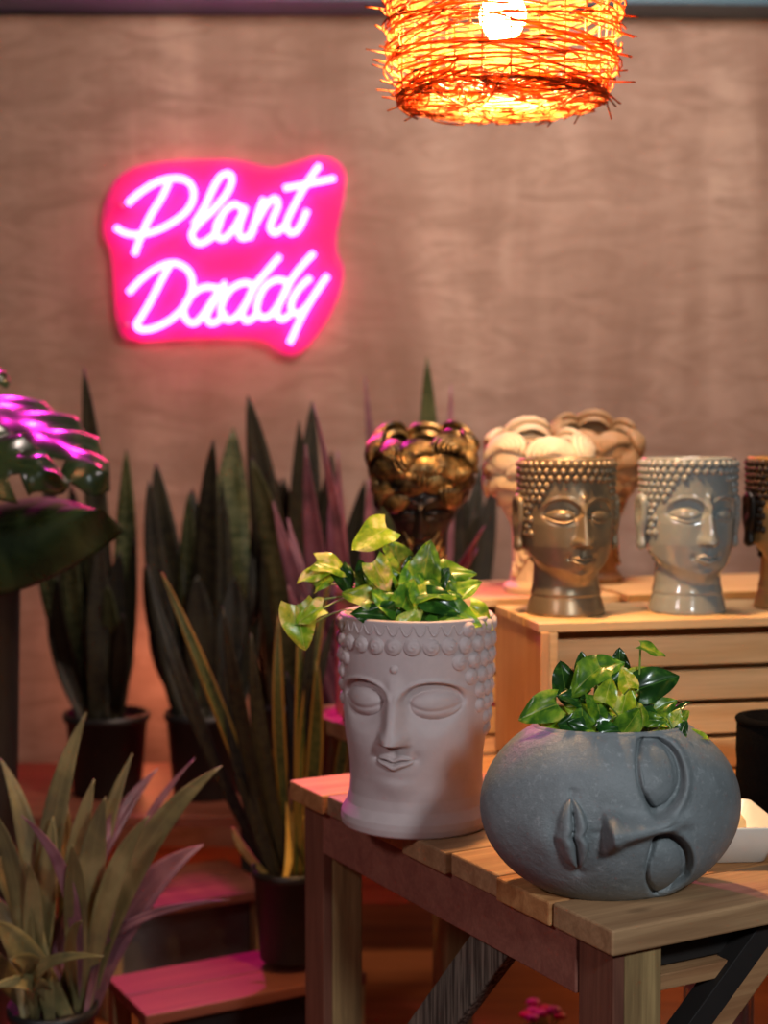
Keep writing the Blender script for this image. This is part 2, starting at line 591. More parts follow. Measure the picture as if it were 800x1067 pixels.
ld = bpy.data.lights.new('bulb_light', 'POINT')
ld.energy = 108
ld.color = (1, .56, .24)
ld.shadow_soft_size = .04
lo = bpy.data.objects.new('bulb_light', ld)
COL.objects.link(lo)
lo.location = (LX, LY, 2.0)

# ------------------------------------------------------------------ trestle table
YAW = R(28.5)
TH_ = .76
tb = thing('wooden_table', 'rustic wooden table of reclaimed boards holding the two largest face planters', 'table', (.2886, 1.9, 0), YAW)
# local: x = v (long, to the right), y = u (away)
TW, TD, TT = 1.3, .94, .034
bw = TD / 7
order = [0, 1, 2, 0, 1, 3, 1]
for i in range(7):
    ov_ = [0, -.004, .003, -.006, .002, -.003, -.012][i]
    mb = MB()
    mb.box((TW / 2 + ov_, bw * (i + .5), TH_ - TT / 2), (TW, bw - .003, TT))
    mb.build('top_board', M['table_board'][order[i]], tb, False, .003)
def legpair(x, y, right=False):
    mb = MB()
    sx = -1 if right else 1
    mb.box((x + sx * .048, y, .363), (.06, .075, .726))
    lg_ = mb.build('leg', M['table_leg'], tb, False, .003)
    mb = MB()
    mb.box((x + sx * .009, y, .363), (.018, .075, .726))
    mb.build('leg_facing', M['table_leg_red'], lg_, False, .002)
for x, r_ in ((.012, False), (TW - .012, True)):
    for y in (.052, TD - .052):
        legpair(x, y, r_)
mb = MB()
mb.box((.02, TD / 2, .726 - .04), (.022, TD - .185, .078))
mb.build('side_apron', M['table_apron'], tb, False, .002)
mb = MB()
mb.box((TW - .02, TD / 2, .726 - .04), (.022, TD - .185, .078))
mb.build('side_apron', M['table_apron'], tb, False, .002)
for y in (.07, TD - .07):
    mb = MB()
    mb.box((TW / 2, y, .70), (TW - .17, .022, .05))
    mb.build('long_apron', M['dark_wood'], tb, False, .002)  # shade under the tabletop is put into this dark colour
    mb = MB()
    mb.box((TW / 2, y - .012 if y < .5 else y + .012, .662), (TW - .17, .04, .022))
    mb.build('lower_rail', M['table_top'], tb, False, .002)
# grey diagonal brace on the left side, dark + tan brace at the front
mb = MB()
mb.beam((.035, .30, .668), (.035, .80, .14), .075, .024, up=(1, 0, 0))
o = mb.build('brace', M['grey_brace'], tb, False, .003)
o['label'] = 'grey weathered diagonal brace'
mb = MB()
mb.beam((.335, .045, .722), (.085, .045, .49), .05, .03, up=(0, 1, 0))
br_ = mb.build('brace', M['table_top'], tb, False, .003)
mb = MB()
mb.beam((.302, .045, .724), (.075, .045, .513), .034, .034, up=(0, 1, 0))
mb.build('brace_edge', M['dark_wood'], br_, False, .001)

# second table behind, hidden mostly, carries the rear crates
t2 = thing('rear_table', 'plain wooden side table behind the front table, under the rear crates', 'table', (.2886 - .477 * .97 - .879 * .02, 1.9 + .879 * .97 - .477 * .02, 0), YAW)
mb = MB()
for i in range(5):
    mb.box((1.02, .06 + .12 * i, .743), (1.40, .117, .034))
mb.build('tabletop', M['table_top'], t2, False, .002)
for x in (.40, 1.66):
    for y in (.05, .55):
        mb = MB()
        mb.box((x, y, .363), (.06, .06, .726))
        mb.build('leg', M['table_leg'], t2, False, .003)

# ------------------------------------------------------------------ crates
def crate(label, loc, rz, w, d, h, nsl=5):
    c = thing('wooden_crate', label, 'crate', loc, rz, 'pine crates used as display risers')
    t = .016
    for x in (t / 2, w - t / 2):
        mb = MB()
        mb.box((x, d / 2, (h - t) / 2), (t, d, h - t))
        mb.build('end_board', M['pine_end'], c, False, .002)
    for x in (t + .008, w - t - .008):
        mb = MB()
        mb.box((x, .014, (h - t) / 2), (.016, .022, h - t - .002))
        mb.build('corner_post', M['pine'], c, False, .0015)
    # top slats
    k = 3
    sw = (d - .006) / k
    for i in range(k):
        mb = MB()
        mb.box((w / 2, sw * (i + .5), h - t / 2), (w + .006, sw - .006, t))
        mb.build('top_slat', M['pine'], c, False, .0015)
    # front + back slats
    sh = (h - t - .012) / 4
    for yy in (.029, d - .008):
        for i in range(4):
            mb = MB()
            mb.box((w / 2, yy, sh * (i + .5)), (w - 2 * t - .002, .010, sh - .010))
            mb.build('side_slat', M['pine'], c, False, .0015)
    return c
ch = .284
crate('pale pine crate at the front right, under the row of shiny heads', (.278, 2.7, TH_), R(12), .62, .29, ch)
crate('pine crate behind the others, under the dark bronze and cream planters', (-.02, 3.02, TH_), R(14), .52, .36, ch)
crate('pine crate at the back right, mostly hidden behind the glazed heads', (.51, 3.16, TH_), R(14), .52, .36, ch)
CT = TH_ + ch

# ------------------------------------------------------------------ faces
FP = dict(ex=.47, sw=.44, st=.36, sb=.28, sd=.10, ew=.31, eh=.17, ey=-.03, eb=.13, drop=.10, slit=.045, slw=.022,
          nt=.22, nl=.69, w0=.085, w1=.17, h0=.10, h1=.30, wing=.17,
          mz=-1.02, mw=.28, lip=.12, lh=.10, cz=-1.42, chin=.10, cheek=.05, muz=.08, lidcut=False)

def face(x, z, **kw):
    p = dict(FP)
    p.update(kw)
    ax = np.abs(x)
    d = np.zeros_like(x)
    u = (ax - p['ex']) / p['sw']
    v = np.where(z > 0, z / p['st'], z / p['sb'])
    q = np.sqrt(u * u + v * v)
    soft = .10 + .75 * sst(.1, -.7, v) + .35 * sst(.3, 1, u)
    d -= p['sd'] * (1 - sst(0, 1, (q - 1 + soft) / soft)) * (1.0)
    # raised brow ridge around socket top
    d += p['sd'] * .25 * G(q - 1.06, .10) * sst(-.1, .35, v)
    u = (ax - p['ex']) / p['ew']
    v = (z - p['ey']) / p['eh']
    zs = p['ey'] - p['drop'] * (1 - u * u)
    dome = p['eb'] * np.sqrt(np.clip(1 - u * u - v * v, 0, 1))
    if p['lidcut']:
        dome = dome * sst(-.03, .02, z - zs)
    d += dome
    d -= p['slit'] * G(z - zs, p['slw']) * (1 - sst(.95, 1.2, np.abs(u)))
    zs2 = p['ey'] + p['eh'] * .8 * np.sqrt(np.clip(1 - (u * .85) ** 2, 0, 1)) + .02
    d -= p['slit'] * .35 * G(z - zs2, p['slw']) * (1 - sst(.9, 1.1, np.abs(u)))
    t = (p['nt'] - z) / (p['nt'] + p['nl'])
    tc = np.clip(t, 0, 1)
    w = p['w0'] + (p['w1'] - p['w0']) * tc ** 1.6
    h = p['h0'] + (p['h1'] - p['h0']) * tc ** 1.1
    d += h * sst(-.45, .2, t) * (1 - sst(.97, 1.07, t)) * np.exp(-(ax / w) ** 2.6)
    d += p['wing'] * .55 * G(ax - p['w1'] * .95, p['w1'] * .45) * G(z + p['nl'] - .09, .085)
    d -= .02 * G(ax, .05) * G(z + p['nl'] + .12, .08)
    # mouth
    mw = p['mw']
    s = np.clip(1 - (ax / mw) ** 2, 0, 1)
    zm = p['mz'] + .05 * (ax / mw) ** 2 * mw - .03 * G(ax, .07)
    up = p['lip'] * s ** .8 * (1 - .18 * G(ax, mw * .18)) + 1e-4
    lo_ = p['lip'] * 1.15 * s ** .6 + 1e-4
    a = (z - zm) / up
    d += p['lh'] * s ** .4 * np.where((a > 0) & (a < 1), np.sin(np.clip(a, 0, 1) * PI) ** .6, 0)
    a = (zm - z) / lo_
    d += p['lh'] * 1.1 * s ** .4 * np.where((a > 0) & (a < 1), np.sin(np.clip(a, 0, 1) * PI) ** .6, 0)
    d -= .03 * G(z - zm, .018) * (1 - sst(mw * .9, mw * 1.25, ax))
    d -= .03 * G(ax - mw * 1.12, .06) * G(z - p['mz'] - .05, .07)
    d += p['muz'] * G(ax, .42) * G(z - p['mz'], .36)
    d -= .035 * G(ax, .25) * G(z - (p['mz'] - .24), .08)
    d += p['chin'] * G(ax, .30) * G(z - p['cz'], .22)
    d += p['cheek'] * G(ax - .62, .34) * G(z + .6, .38)
    return d

class Head:
    def __init__(s, H, rim, a, b, hw, zeye, zchin, neck, jr=.05, jw=.035, taper=.82, bulge=None, fkw=None, urna=.38, profile=None, ur=.035, mask=1.0):
        s.__dict__.update(locals())
    def base(s, th, z):
        """radius multipliers"""
        nk = np.interp(z, [q[0] for q in s.neck], [q[1] for q in s.neck])
        hd = np.interp(z, [q[0] for q in s.profile], [q[1] for q in s.profile])
        jaw = s.zchin - .004 + s.jr * (1 - np.cos(np.clip(np.abs(th), 0, PI * .6)))
        S_ = sst(0, 1, (z - jaw) / s.jw)
        nx, ny = nk, nk
        hx, hy = hd * s.a, hd * s.b
        rx = nx + (hx - nx) * S_
        ry = ny + (hy - ny) * S_
        x = rx * np.sin(th)
        y = -ry * np.cos(th)
        return x, y
    def pts(s, th, z):
        x, y = s.base(th, z)
        fx = x / s.hw
        fz = (z - s.zeye) / s.hw
        D = face(fx, fz, **(s.fkw or {}))
        D += s.ur * .9 * np.sqrt(np.clip(1 - ((fx) ** 2 + (fz - s.urna) ** 2) / (.055 ** 2), 0, 1))
        front = sst(0.15, .5, np.cos(th)) * sst(-s.zchin * .3, 0, z - s.zchin * .75)
        D = D * s.hw * front * s.mask * (1 - sst(s.H - .012, s.H - .002, z))
        return x, y - D, z
    def shell(s, N=300, Mr=240, wall=.008, depth=.05):
        t = np.linspace(-PI, PI, N, endpoint=False)
        th = t - .5 * np.sin(t)
        zz = np.linspace(0, s.H, Mr)
        T, Z = np.meshgrid(th, zz)
        X, Y, Z2 = s.pts(T, Z)
        rows = np.stack([X, Y, Z2], 2)
        extra = []
        xr, yr = rows[-1, :, 0], rows[-1, :, 1]
        for dr, dz in ((.25, .0025), (.75, .0025), (1, 0)):
            k = 1 - wall * dr / s.rim
            extra.append(np.stack([xr * k, yr * k, np.full(N, s.H + dz)], 1))
        k = 1 - wall / s.rim
        extra.append(np.stack([xr * k, yr * k, np.full(N, s.H - depth)], 1))
        extra.append(np.stack([xr * .02, yr * .02, np.full(N, s.H - depth)], 1))
        mb = MB()
        mb.grid(np.concatenate([rows, np.array(extra)]), True, True, True)
        return mb

def curls(mb, hd, rows, r, faceang, h=.8, spiral=.0, seg=10, rings=6, sink=.2):
    """rows: list of (z, theta_min) -- curls placed where |theta|>theta_min"""
    for k, (z, tmin, rr) in enumerate(rows):
        R0 = (hd.a + hd.b) / 2
        n = int(2 * PI * R0 / (rr * 1.95))
        for j in range(n):
            th = -PI + 2 * PI * (j + .5 * (k % 2)) / n
            if abs(th) < tmin:
                continue
            e = .01
            p = [np.array([float(q) for q in hd.base(np.array(th + a), np.array(z))] + [z]) for a in (0, e)]
            tx = (p[1] - p[0])
            n_ = Vector((tx[1], -tx[0], 0)).normalized()
            c = Vector(p[0]) - n_ * rr * sink
            mb.blob(c, n_, rr, h, seg, rings, spiral=spiral, ups=(0, 0, 1))

def ear(name, mat, parent, side, y, z, h, w, x):
    """long-lobed ear: a recessed flattened shape; side -1 = -x"""
    N, K = 22, 10
    prof = []
    rows = []
    # closed sweep along vertical: cross-section ellipses (thickness in x, width in y)
    for i in range(N + 1):
        t = i / N
        # width profile: broad top, narrow waist, lobed bottom
        wv = w * (math.sin(min(1, t / .16) * PI / 2) if t < .16 else 1)
        if t > .45:
            wv = w * (1 - .45 * sst(.45, .75, np.array(t)))
        if t > .8:
            wv *= (1 + .25 * math.sin((t - .8) / .2 * PI))
        if t > .94:
            wv *= math.cos((t - .94) / .06 * PI / 2) * .98 + .02
        wv = max(float(wv), .001)
        row = []
        for j in range(16):
            a = 2 * PI * j / 16
            dy = math.cos(a) * wv * .5
            dx = math.sin(a) * w * .23 * (wv / w) ** .5
            if math.sin(a) * side != 0:
                out = math.sin(a) > 0
                if out:
                    rec = .55 * math.exp(-((dy / (wv * .5 + 1e-5)) / .55) ** 4) * (math.sin(min(1, max(0, (t - .06) / .5)) * PI) if t < .56 else .0)
                    dx *= (1 - 1.3 * rec)
            row.append((x * 1.0 + side * dx, y + dy + t * .0, z + h * (1 - t)))
        rows.append(row)
    mb = MB()
    A = np.array(rows)
    mb.grid(A if side > 0 else A, True, True, True)
    return mb.build(name, mat, parent)

def buddha(label, loc, rz, mat, hairmat, sc_=1.0, celadon=False, facemat=None):
    t = thing('buddha_head_planter', label, 'planter', loc, rz, 'small glazed head planters on the front crate')
    H = .288
    zch = .060 if not celadon else .056
    hd = Head(H, .090, .086, .089, .080, .188, zch,
              [(0, .071), (.004, .073), (.012, .0715), (.03, .0665), (.035, .0645), (.04, .0655), (.055, .062), (.09, .060), (.3, .060)],
              jr=.040, jw=.03, profile=[(.04, .60), (.06, .72), (.09, .86), (.13, .96), (.17, 1.0), (.24, 1.0), (.285, 1.02)],
              fkw=dict(cz=-1.42, sd=.09))
    hd.shell().build('head_pot', facemat or mat, t)
    rr = .0078
    rows = []
    z = H - .009
    k = 0
    while z > .10:
        zz = (z - .10) / (H - .1)
        tm = 0 if k < (3 if not celadon else 2) else (.62 + .12 * min(k - 3, 7) if k < 6 else 1.12 + .02 * (k - 6))
        if z < .15:
            tm = 1.5 + (.15 - z) * 6
        rows.append((z, tm, rr))
        z -= rr * 1.62
        k += 1
    mb = MB()
    curls(mb, hd, rows, rr, 0, h=1.05)
    mb.build('hair_curls', hairmat, t)
    for s in (-1, 1):
        ear('ear', mat if facemat is None else hairmat, t, s, .0, .118, .108, .044, s * .094)
    return t

gp = P(590, 600, 2.84)
buddha('bronze-gold glossy head planter with closed eyes, leftmost on the front crate', (gp.x, 2.85, CT), R(14), M['gold'], M['gold'])
gp = P(712, 600, 2.92)
buddha('shiny grey-green glazed head planter, between the bronze-gold head and the dark-haired one', (gp.x, 2.885, CT), R(14), M['celadon'], M['celadon'], celadon=True)
buddha('head planter with dark hair and golden face, cut by the right edge of the photo', (.788, 2.95, CT), R(14), M['gold_face'], M['dark_bronze'], facemat=M['gold_face'])

# ---- large pale planter
pl = thing('buddha_head_planter', 'large matte pale mauve-white face planter on the wooden table', 'planter', (.052, 2.44, TH_), R(-18))
H = .335
hd = Head(H, .118, .118, .118, .115, .212, .062,
          [(0, .117), (.003, .120), (.012, .1215), (.022, .1205), (.030, .116), (.038, .1115), (.055, .1075), (.08, .106), (.4, .106)],
          jr=.02, jw=.10, profile=[(.05, .89), (.08, .915), (.14, .965), (.20, .99), (.335, 1.04)],
          fkw=dict(ex=.50, sw=.42, st=.27, sb=.50, sd=.11, ew=.31, eh=.19, ey=-.04, eb=.13, drop=.08, slit=.02, slw=.03,
                   nt=.14, nl=.56, w0=.11, w1=.155, h0=.09, h1=.29, wing=.13, mz=-.79, mw=.26, lip=.09, lh=.07, cz=-1.08, chin=.09,
                   cheek=.05, muz=.05), urna=.44, ur=.045)
hd.shell(320, 260, .009, .06).build('head_pot', M['white_stone'], pl)
mb = MB()
rr = .0145
rows = [(.298, 0, rr), (.322, 1.0, .0135), (.273, .86, .0148), (.248, .96, .0145), (.224, 1.08, .0138), (.200, 1.22, .013), (.177, 1.36, .012), (.156, 1.5, .011)]
curls(mb, hd, rows, rr, 0, h=.72, spiral=.055, seg=20, rings=12, sink=.22)
mb.build('hair_curls', M['white_stone'], pl)
# low relief wavy locks between rim and curls at the front
mb = MB()
for i in range(12):
    th = -.95 + i * .173
    pts = []
    for k in range(9):
        t = k / 8
        a = th + .16 * t
        z = .331 - .016 * math.sin(t * PI)
        x, y = hd.base(np.array(a), np.array(z))
        pts.append((float(x) * 1.003, float(y) * 1.003, z))
    mb.tube(pts, [.0015 * math.sin(.15 + 2.8 * k / 8) + .0004 for k in range(9)], 6)
mb.build('wavy_hairline', M['white_stone'], pl)

# ---- sideways stone face planter
sp = thing('stone_face_planter', 'round blue-grey stone face planter lying sideways on the table corner', 'planter', (.310, 2.078, TH_), R(3), None)
A_, B_, C_ = .179, .115, .1355
zc = .1185
zt, zb = .1085, -.1185
N, Mr = 420, 330
t = np.linspace(-PI, PI, N, endpoint=False)
th = t - .35 * np.sin(t)
zz = np.linspace(zb, zt, Mr)
T, Z = np.meshgrid(th, zz)
s = (1 - np.clip(np.abs(Z) / C_, 0, 1) ** 2.0) ** (1 / 2.0)
X = A_ * s * np.sin(T)
Yb = -B_ * s * np.cos(T) * (1.0)
unit = .102
ang = R(6)
xr_ = (X * math.cos(ang) + Z * math.sin(ang))
zr_ = (-X * math.sin(ang) + Z * math.cos(ang))
fz = (xr_ - .037) / unit
fx = (zr_ + .006) / unit
D = face(fx, fz, lidcut=True, ex=.62, sw=.55, st=.50, sb=.20, sd=.16, ew=.42, eh=.40, ey=.02, eb=.19, drop=.15, slit=.07, slw=.026,
         nt=.25, nl=.64, w0=.10, w1=.19, h0=.13, h1=.42, wing=.17, mz=-1.05, mw=.47, lip=.19, lh=.15, cz=-1.45, chin=.08, cheek=.03, muz=.06)
front = sst(0.05, .40, np.cos(T))
Y = Yb - D * unit * front * (1 - sst(zt - .008, zt - .001, Z))
# shear so the left side of the blob sits lower, as in life: small tilt of the body only
rows = np.stack([X, Y, Z + zc], 2)
xr, yr = rows[-1, :, 0], rows[-1, :, 1]
ex_ = []
for k, dz in ((.985, .003), (.95, .003), (.93, 0), (.92, -.03), (.02, -.03)):
    ex_.append(np.stack([xr * k, yr * k, np.full(N, zt + zc + dz)], 1))
mb = MB()
mb.grid(np.concatenate([rows, np.array(ex_)]), True, True, True)
body = mb.build('face_pot', M['grey_stone'], sp)

# ---- ornate wreath planters at the back
def ornate(name, label, loc, rz, H, rt, rb, mat, dark, seed, lobes=9, strand=.075, group=None):
    r_ = random.Random(seed)
    t = thing(name, label, 'planter', loc, rz, group)
    H0, H = H, H - .034
    hd = Head(H, rt, rt * .82, rt * .86, rt * .72, H * .56, H * .30,
              [(0, rb * 1.15), (H * .04, rb * 1.18), (H * .08, rb * .95), (H * .2, rb * .85), (H, rb)],
              jr=H * .12, jw=H * .25, profile=[(0, .6), (H * .3, .66), (H * .6, .9), (H, 1.0)],
              fkw=dict(sd=.14, h1=.34, lh=.12), mask=1.0)
    hd.shell(200, 160, .01, .12).build('head_pot', dark, t)
    mb = MB()
    for row in range(3):
        n = lobes + (row % 2)
        for j in range(n):
            a = 2 * PI * (j + .5 * (row % 2)) / n + r_.uniform(-.1, .1)
            z = H0 * (.95 - .11 * row) - .040 * (.5 + .5 * math.cos(a)) + r_.uniform(-.006, .006)
            if row == 2 and abs((a + PI) % (2 * PI) - PI) < .7:
                continue
            rad = rt * (.90 + .04 * r_.random() - .05 * row)
            nrm = Vector((math.sin(a), -math.cos(a), .55 if row == 0 else .12)).normalized()
            tx = Vector((math.cos(a), math.sin(a), 0))
            up_ = nrm.cross(tx) * -1
            if up_.z < 0:
                up_ = -up_
            c = Vector((rad * math.sin(a), -rad * math.cos(a), z)) - nrm * rt * .10
            sg = 1 if r_.random() < .6 else -1
            RL = rt * r_.uniform(.34, .42)
            mb.blob(c, nrm, RL * .86, .55, 18, 7, sx=1.2)
            rot0 = r_.uniform(-.5, .5)
            for k in range(5):
                rd = RL * (.18 + .19 * k)
                hh = RL * .62 * math.sqrt(max(0, 1 - (rd / (RL * 1.08)) ** 2))
                pts = []
                for q in range(9):
                    an = rot0 + (-.6 + 3.6 * q / 8)
                    pts.append(c + tx * (sg * rd * 1.2 * math.cos(an)) + up_ * (rd * math.sin(an)) + nrm * hh)
                mb.tube(pts, [strand * rt * (.35 + .65 * math.sin(.2 + 2.7 * q / 8)) for q in range(9)], 6)
    mb.build('wreath_locks', mat, t)
    # moustache and beard locks: tapering fluted tubes
    mb = MB()
    for s_ in (-1, 1):
        for q in range(5):
            pts = []
            for k in range(10):
                u = k / 9
                a = s_ * (.1 + .22 * q + .5 * u * (1 - .1 * q))
                z = H * (.40 - .055 * q - .06 * math.sin(u * 3) + .05 * u * u)
                x, y = hd.base(np.array(a), np.array(z))
                pts.append((float(x) * 1.07, float(y) * 1.07, z))
            mb.tube(pts, [rt * .065 * math.sin(.3 + 2.6 * k / 9) for k in range(10)], 7)
    mb.build('beard_locks', mat, t)
    return t
b0 = P(440, 600, 3.2)
ornate('bronze_head_planter', 'dark antique-bronze head planter with a curly gold-brushed wreath rim', (b0.x, 3.20, CT), R(-4), .335, .110, .060, M['antique'], M['dark_bronze'], 3, 8, group=None)
b1 = P(560, 600, 3.22)
ornate('cream_head_planter', 'cream ceramic head planter with swirled wavy rim, behind the bronze-gold head', (b1.x, 3.225, CT), R(8), .335, .114, .062, M['cream'], M['cream'], 5, 6, strand=.085)
b2 = P(603, 600, 3.45)
ornate('tan_head_planter', 'tan head planter with a lobed rim, behind the cream one', (b2.x + .03, 3.425, CT), R(20), .36, .105, .055, M['tan'], M['tan'], 9, 7, strand=.085)

# small items on the rear crates
q = P(532, 605, 3.12)
q = P(508, 606, 3.12)
q = P(708, 600, 3.35)
po = thing('small_clay_pot', 'small orange clay pot glimpsed between the grey-green and dark-haired heads', 'pot', (q.x, 3.33, CT))
mb = MB()
mb.lathe([(.028, 0), (.034, .01), (.045, .075), (.047, .078), (.052, .08), (.054, .105), (.052, .108), (.046, .108), (.043, .06), (.001, .06)], 36)
mb.build('pot', M['terracotta'], po)
mb = MB()
mb.blob((0, 0, .095), (0, 0, 1), .043, .8, 20, 8)
mb.build('cactus', M['terracotta'], po)

# white dish with candle, black pot on the front table
bx, by = .487, 2.262
bo = thing('square_dish', 'white square ceramic dish with flared sides at the right end of the table', 'dish', (bx, by, TH_), R(4))
def sq_ring(h, z, n=8, rc=.012):
    out = []
    for cx, cy, a0 in ((1, -1, -PI / 2), (1, 1, 0), (-1, 1, PI / 2), (-1, -1, PI)):
        for k in range(n):
            a = a0 + PI / 2 * k / (n - 1)
            out.append(((h - rc) * cx + rc * math.cos(a), (h - rc) * cy + rc * math.sin(a), z))
    return out
mb = MB()
mb.grid(np.array([sq_ring(.062, 0), sq_ring(.066, .002), sq_ring(.086, .054), sq_ring(.0855, .057), sq_ring(.082, .057), sq_ring(.061, .006), sq_ring(.013, .005)]), True, True, True)
mb.build('dish', M['white_glaze'], bo)
mb = MB()
mb.lathe([(.02, 0), (.021, .002), (.018, .044), (.012, .052), (.002, .054)], 24)
o = mb.build('cream_candle', M['candle'])
o.location = (bx + .032, by - .012, TH_ + .0062)
tag(o, 'small cream wax candle standing in the white square dish', 'candle')
q = P(812, 800, 2.48)
kp = thing('black_pot', 'soft black fabric pot behind the white dish, cut by the right edge', 'pot', (q.x, 2.50, TH_))
mb = MB()
mb.lathe([(.055, 0), (.062, .006), (.066, .05), (.064, .08), (.066, .10), (.065, .145), (.060, .158), (.052, .158), (.048, .12), (.001, .12)], 40)
mb.build('fabric_body', M['black_cloth'], kp)
mb = MB()
mb.tube([(.062 * math.cos(a), .062 * math.sin(a), .152) for a in np.linspace(0, 2 * PI, 41)], .006, 8)
mb.build('rolled_rim', M['black_cloth'], kp)

# ------------------------------------------------------------------ foliage helpers
def blade_pts(p0, p1, w, bow, face_n, fold=.25, twist=0., nseg=22, nw=5, tipp=1.0, basew=.6, prof='snake', droop=0):
    """strip leaf from p0 to p1; bow: Vector sideways offset at middle"""
    p0, p1, bow = Vector(p0), Vector(p1), Vector(bow)
    rows, uvs = [], []
    for i in range(nseg + 1):
        t = i / nseg
        c = p0.lerp(p1, t) + bow * (4 * t * (1 - t)) + Vector((0, 0, -droop * t * t))
        t2 = min(1, t + .01)
        c2 = p0.lerp(p1, t2) + bow * (4 * t2 * (1 - t2)) + Vector((0, 0, -droop * t2 * t2))
        t1 = max(0, t - .01)
        c1 = p0.lerp(p1, t1) + bow * (4 * t1 * (1 - t1)) + Vector((0, 0, -droop * t1 * t1))
        d = (c2 - c1).normalized()
        n_ = Vector(face_n)
        x = d.cross(n_)
        x.normalize()
        n_ = x.cross(d)
        a = twist * (t - .3)
        x, n_ = x * math.cos(a) + n_ * math.sin(a), n_ * math.cos(a) - x * math.sin(a)
        if prof == 'snake':
            ww = (basew + (1 - basew) * min(1, t / .45)) * (1 if t < .55 else math.cos((t - .55) / .45 * PI / 2) ** .75)
        else:
            ww = (basew + (1 - basew) * math.sin(min(1, t / .5) * PI / 2)) * (1 if t < .5 else (1 - ((t - .5) / .5) ** 1.8))
        ww = max(ww, .02) * w * .5
        row, uv = [], []
        for j in range(nw):
            s_ = -1 + 2 * j / (nw - 1)
            q = c + x * s_ * ww + n_ * (s_ * s_) * ww * fold
            row.append(tuple(q))
            uv.append((.5 + s_ * .5, t))
        rows.append(row)
        uvs.append(uv)
    return np.array(rows), np.array(uvs)

def blade(name, mat, parent, *a, thick=.002, **k):
    A, U = blade_pts(*a, **k)
    mb = MB()
    mb.grid(A, False, uv=U.reshape(-1, 2))
    o = mb.build(name, mat, parent)
    sd = o.modifiers.new('thickness', 'SOLIDIFY')
    sd.thickness = thick
    return o

def black_pot(parent, r, h, mat=None):
    mb = MB()
    mb.lathe([(r * .78, 0), (r * .8, .004), (r * .95, h - .02), (r, h - .02), (r * 1.02, h - .016), (r * 1.02, h), (r * .96, h), (r * .92, h - .03), (.002, h - .03)], 40)
    o = mb.build('pot', mat or M['black_pot'], parent)
    mb = MB()
    mb.lathe([(r * .915, h - .032), (r * .915, h - .024), (r * .5, h - .018), (.002, h - .016)], 30)
    mb.build('soil', M['soil'], o)

def potted(name, label, cat, px, pybase, d, zfloor, r, h, leaves, mats, group=None, dj=.12, w_scale=1.0, prof='snake', seed=1, twist=.6, thick=.003, basew=.6, fill=0):
    """leaves: (bx,by,tx,ty,width_px,bow_px, mat index[, tip depth offset])"""
    rr_ = random.Random(seed)
    c = P(px, 440, d)
    t = thing(name, label, cat, (c.x, d, zfloor), 0, group)
    org = Vector(t.location)
    black_pot(t, r, h)
    if fill:
        xs = [l_[2] for l_ in leaves]
        for i in range(fill):
            tx_ = rr_.uniform(min(xs) + 5, max(xs) - 5)
            leaves.append((px + (tx_ - px) * .2, 735, tx_, rr_.uniform(480, 660), rr_.uniform(18, 36), rr_.uniform(-5, 5), 1, rr_.uniform(-.02, .3)))
    for lf in leaves:
        bx_, by_, tx_, ty_, wp, bow, mi = lf[:7]
        dd = lf[7] if len(lf) > 7 else rr_.uniform(-dj, dj)
        # base lies inside the pot mouth
        off = rr_.uniform(-.5, .5) * r
        b3 = P(bx_, by_, d + off * .8)
        b3.x = max(min(b3.x, c.x + r * .8), c.x - r * .8)
        b3.z = zfloor + h - .03 if by_ is not None else b3.z
        b3.y = d + off * .8
        t3 = P(tx_, ty_, d + dd)
        width = wp / F * d * w_scale
        bw3 = Vector((bow / F * d, 0, 0))
        nrm = Vector((rr_.uniform(-.5, .5), -1, rr_.uniform(-.1, .3)))
        blade('leaf', mats[mi], t, b3 - org, t3 - org, width, bw3, nrm, twist=rr_.uniform(-twist, twist), prof=prof, thick=thick, basew=basew)
    return t

# ------------------------------------------------------------------ long low bench along the wall for the tall plants
lb = thing('low_bench', 'long low red-brown wooden bench along the wall under the tall snake plants', 'bench', (-.35, 4.2, 0))
mb = MB()
mb.box((0, 0, .375), (2.1, .62, .03))
mb.build('seat_board', M['bench'], lb, False, .003)
for x in (-.98, 0, .98):
    mb = MB()
    mb.box((x, 0, .18), (.05, .5, .36))
    mb.build('support', M['dark_wood'], lb, False, .002)
BZ = .391
snake_m = [M['snake'], M['snake_dark'], M['snake_gold'], M['snake_yellow'], M['pink_lit_leaf']]
potted('snake_plant', 'tall snake plant in black pot at the left, behind the split-leaf plant', 'snake plant', 108, 745, 4.15, BZ, .115, .22, [
    (112, 745, 87, 383, 24, 4, 1), (118, 745, 131, 468, 26, 6, 0), (100, 745, 38, 558, 26, -4, 0), (96, 745, 70, 520, 22, -6, 0),
    (105, 745, 98, 500, 24, -6, 0), (122, 745, 140, 560, 18, 3, 1), (90, 745, 50, 640, 16, -3, 1), (110, 745, 112, 610, 24, 5, 0),
    (95, 745, 60, 600, 24, -10, 1), (100, 745, 104, 560, 24, 0, 1), (118, 745, 128, 640, 20, 2, 1), (102, 745, 103, 690, 14, 0, 3)],
    snake_m, 'tall snake plants along the wall', seed=2, fill=10)
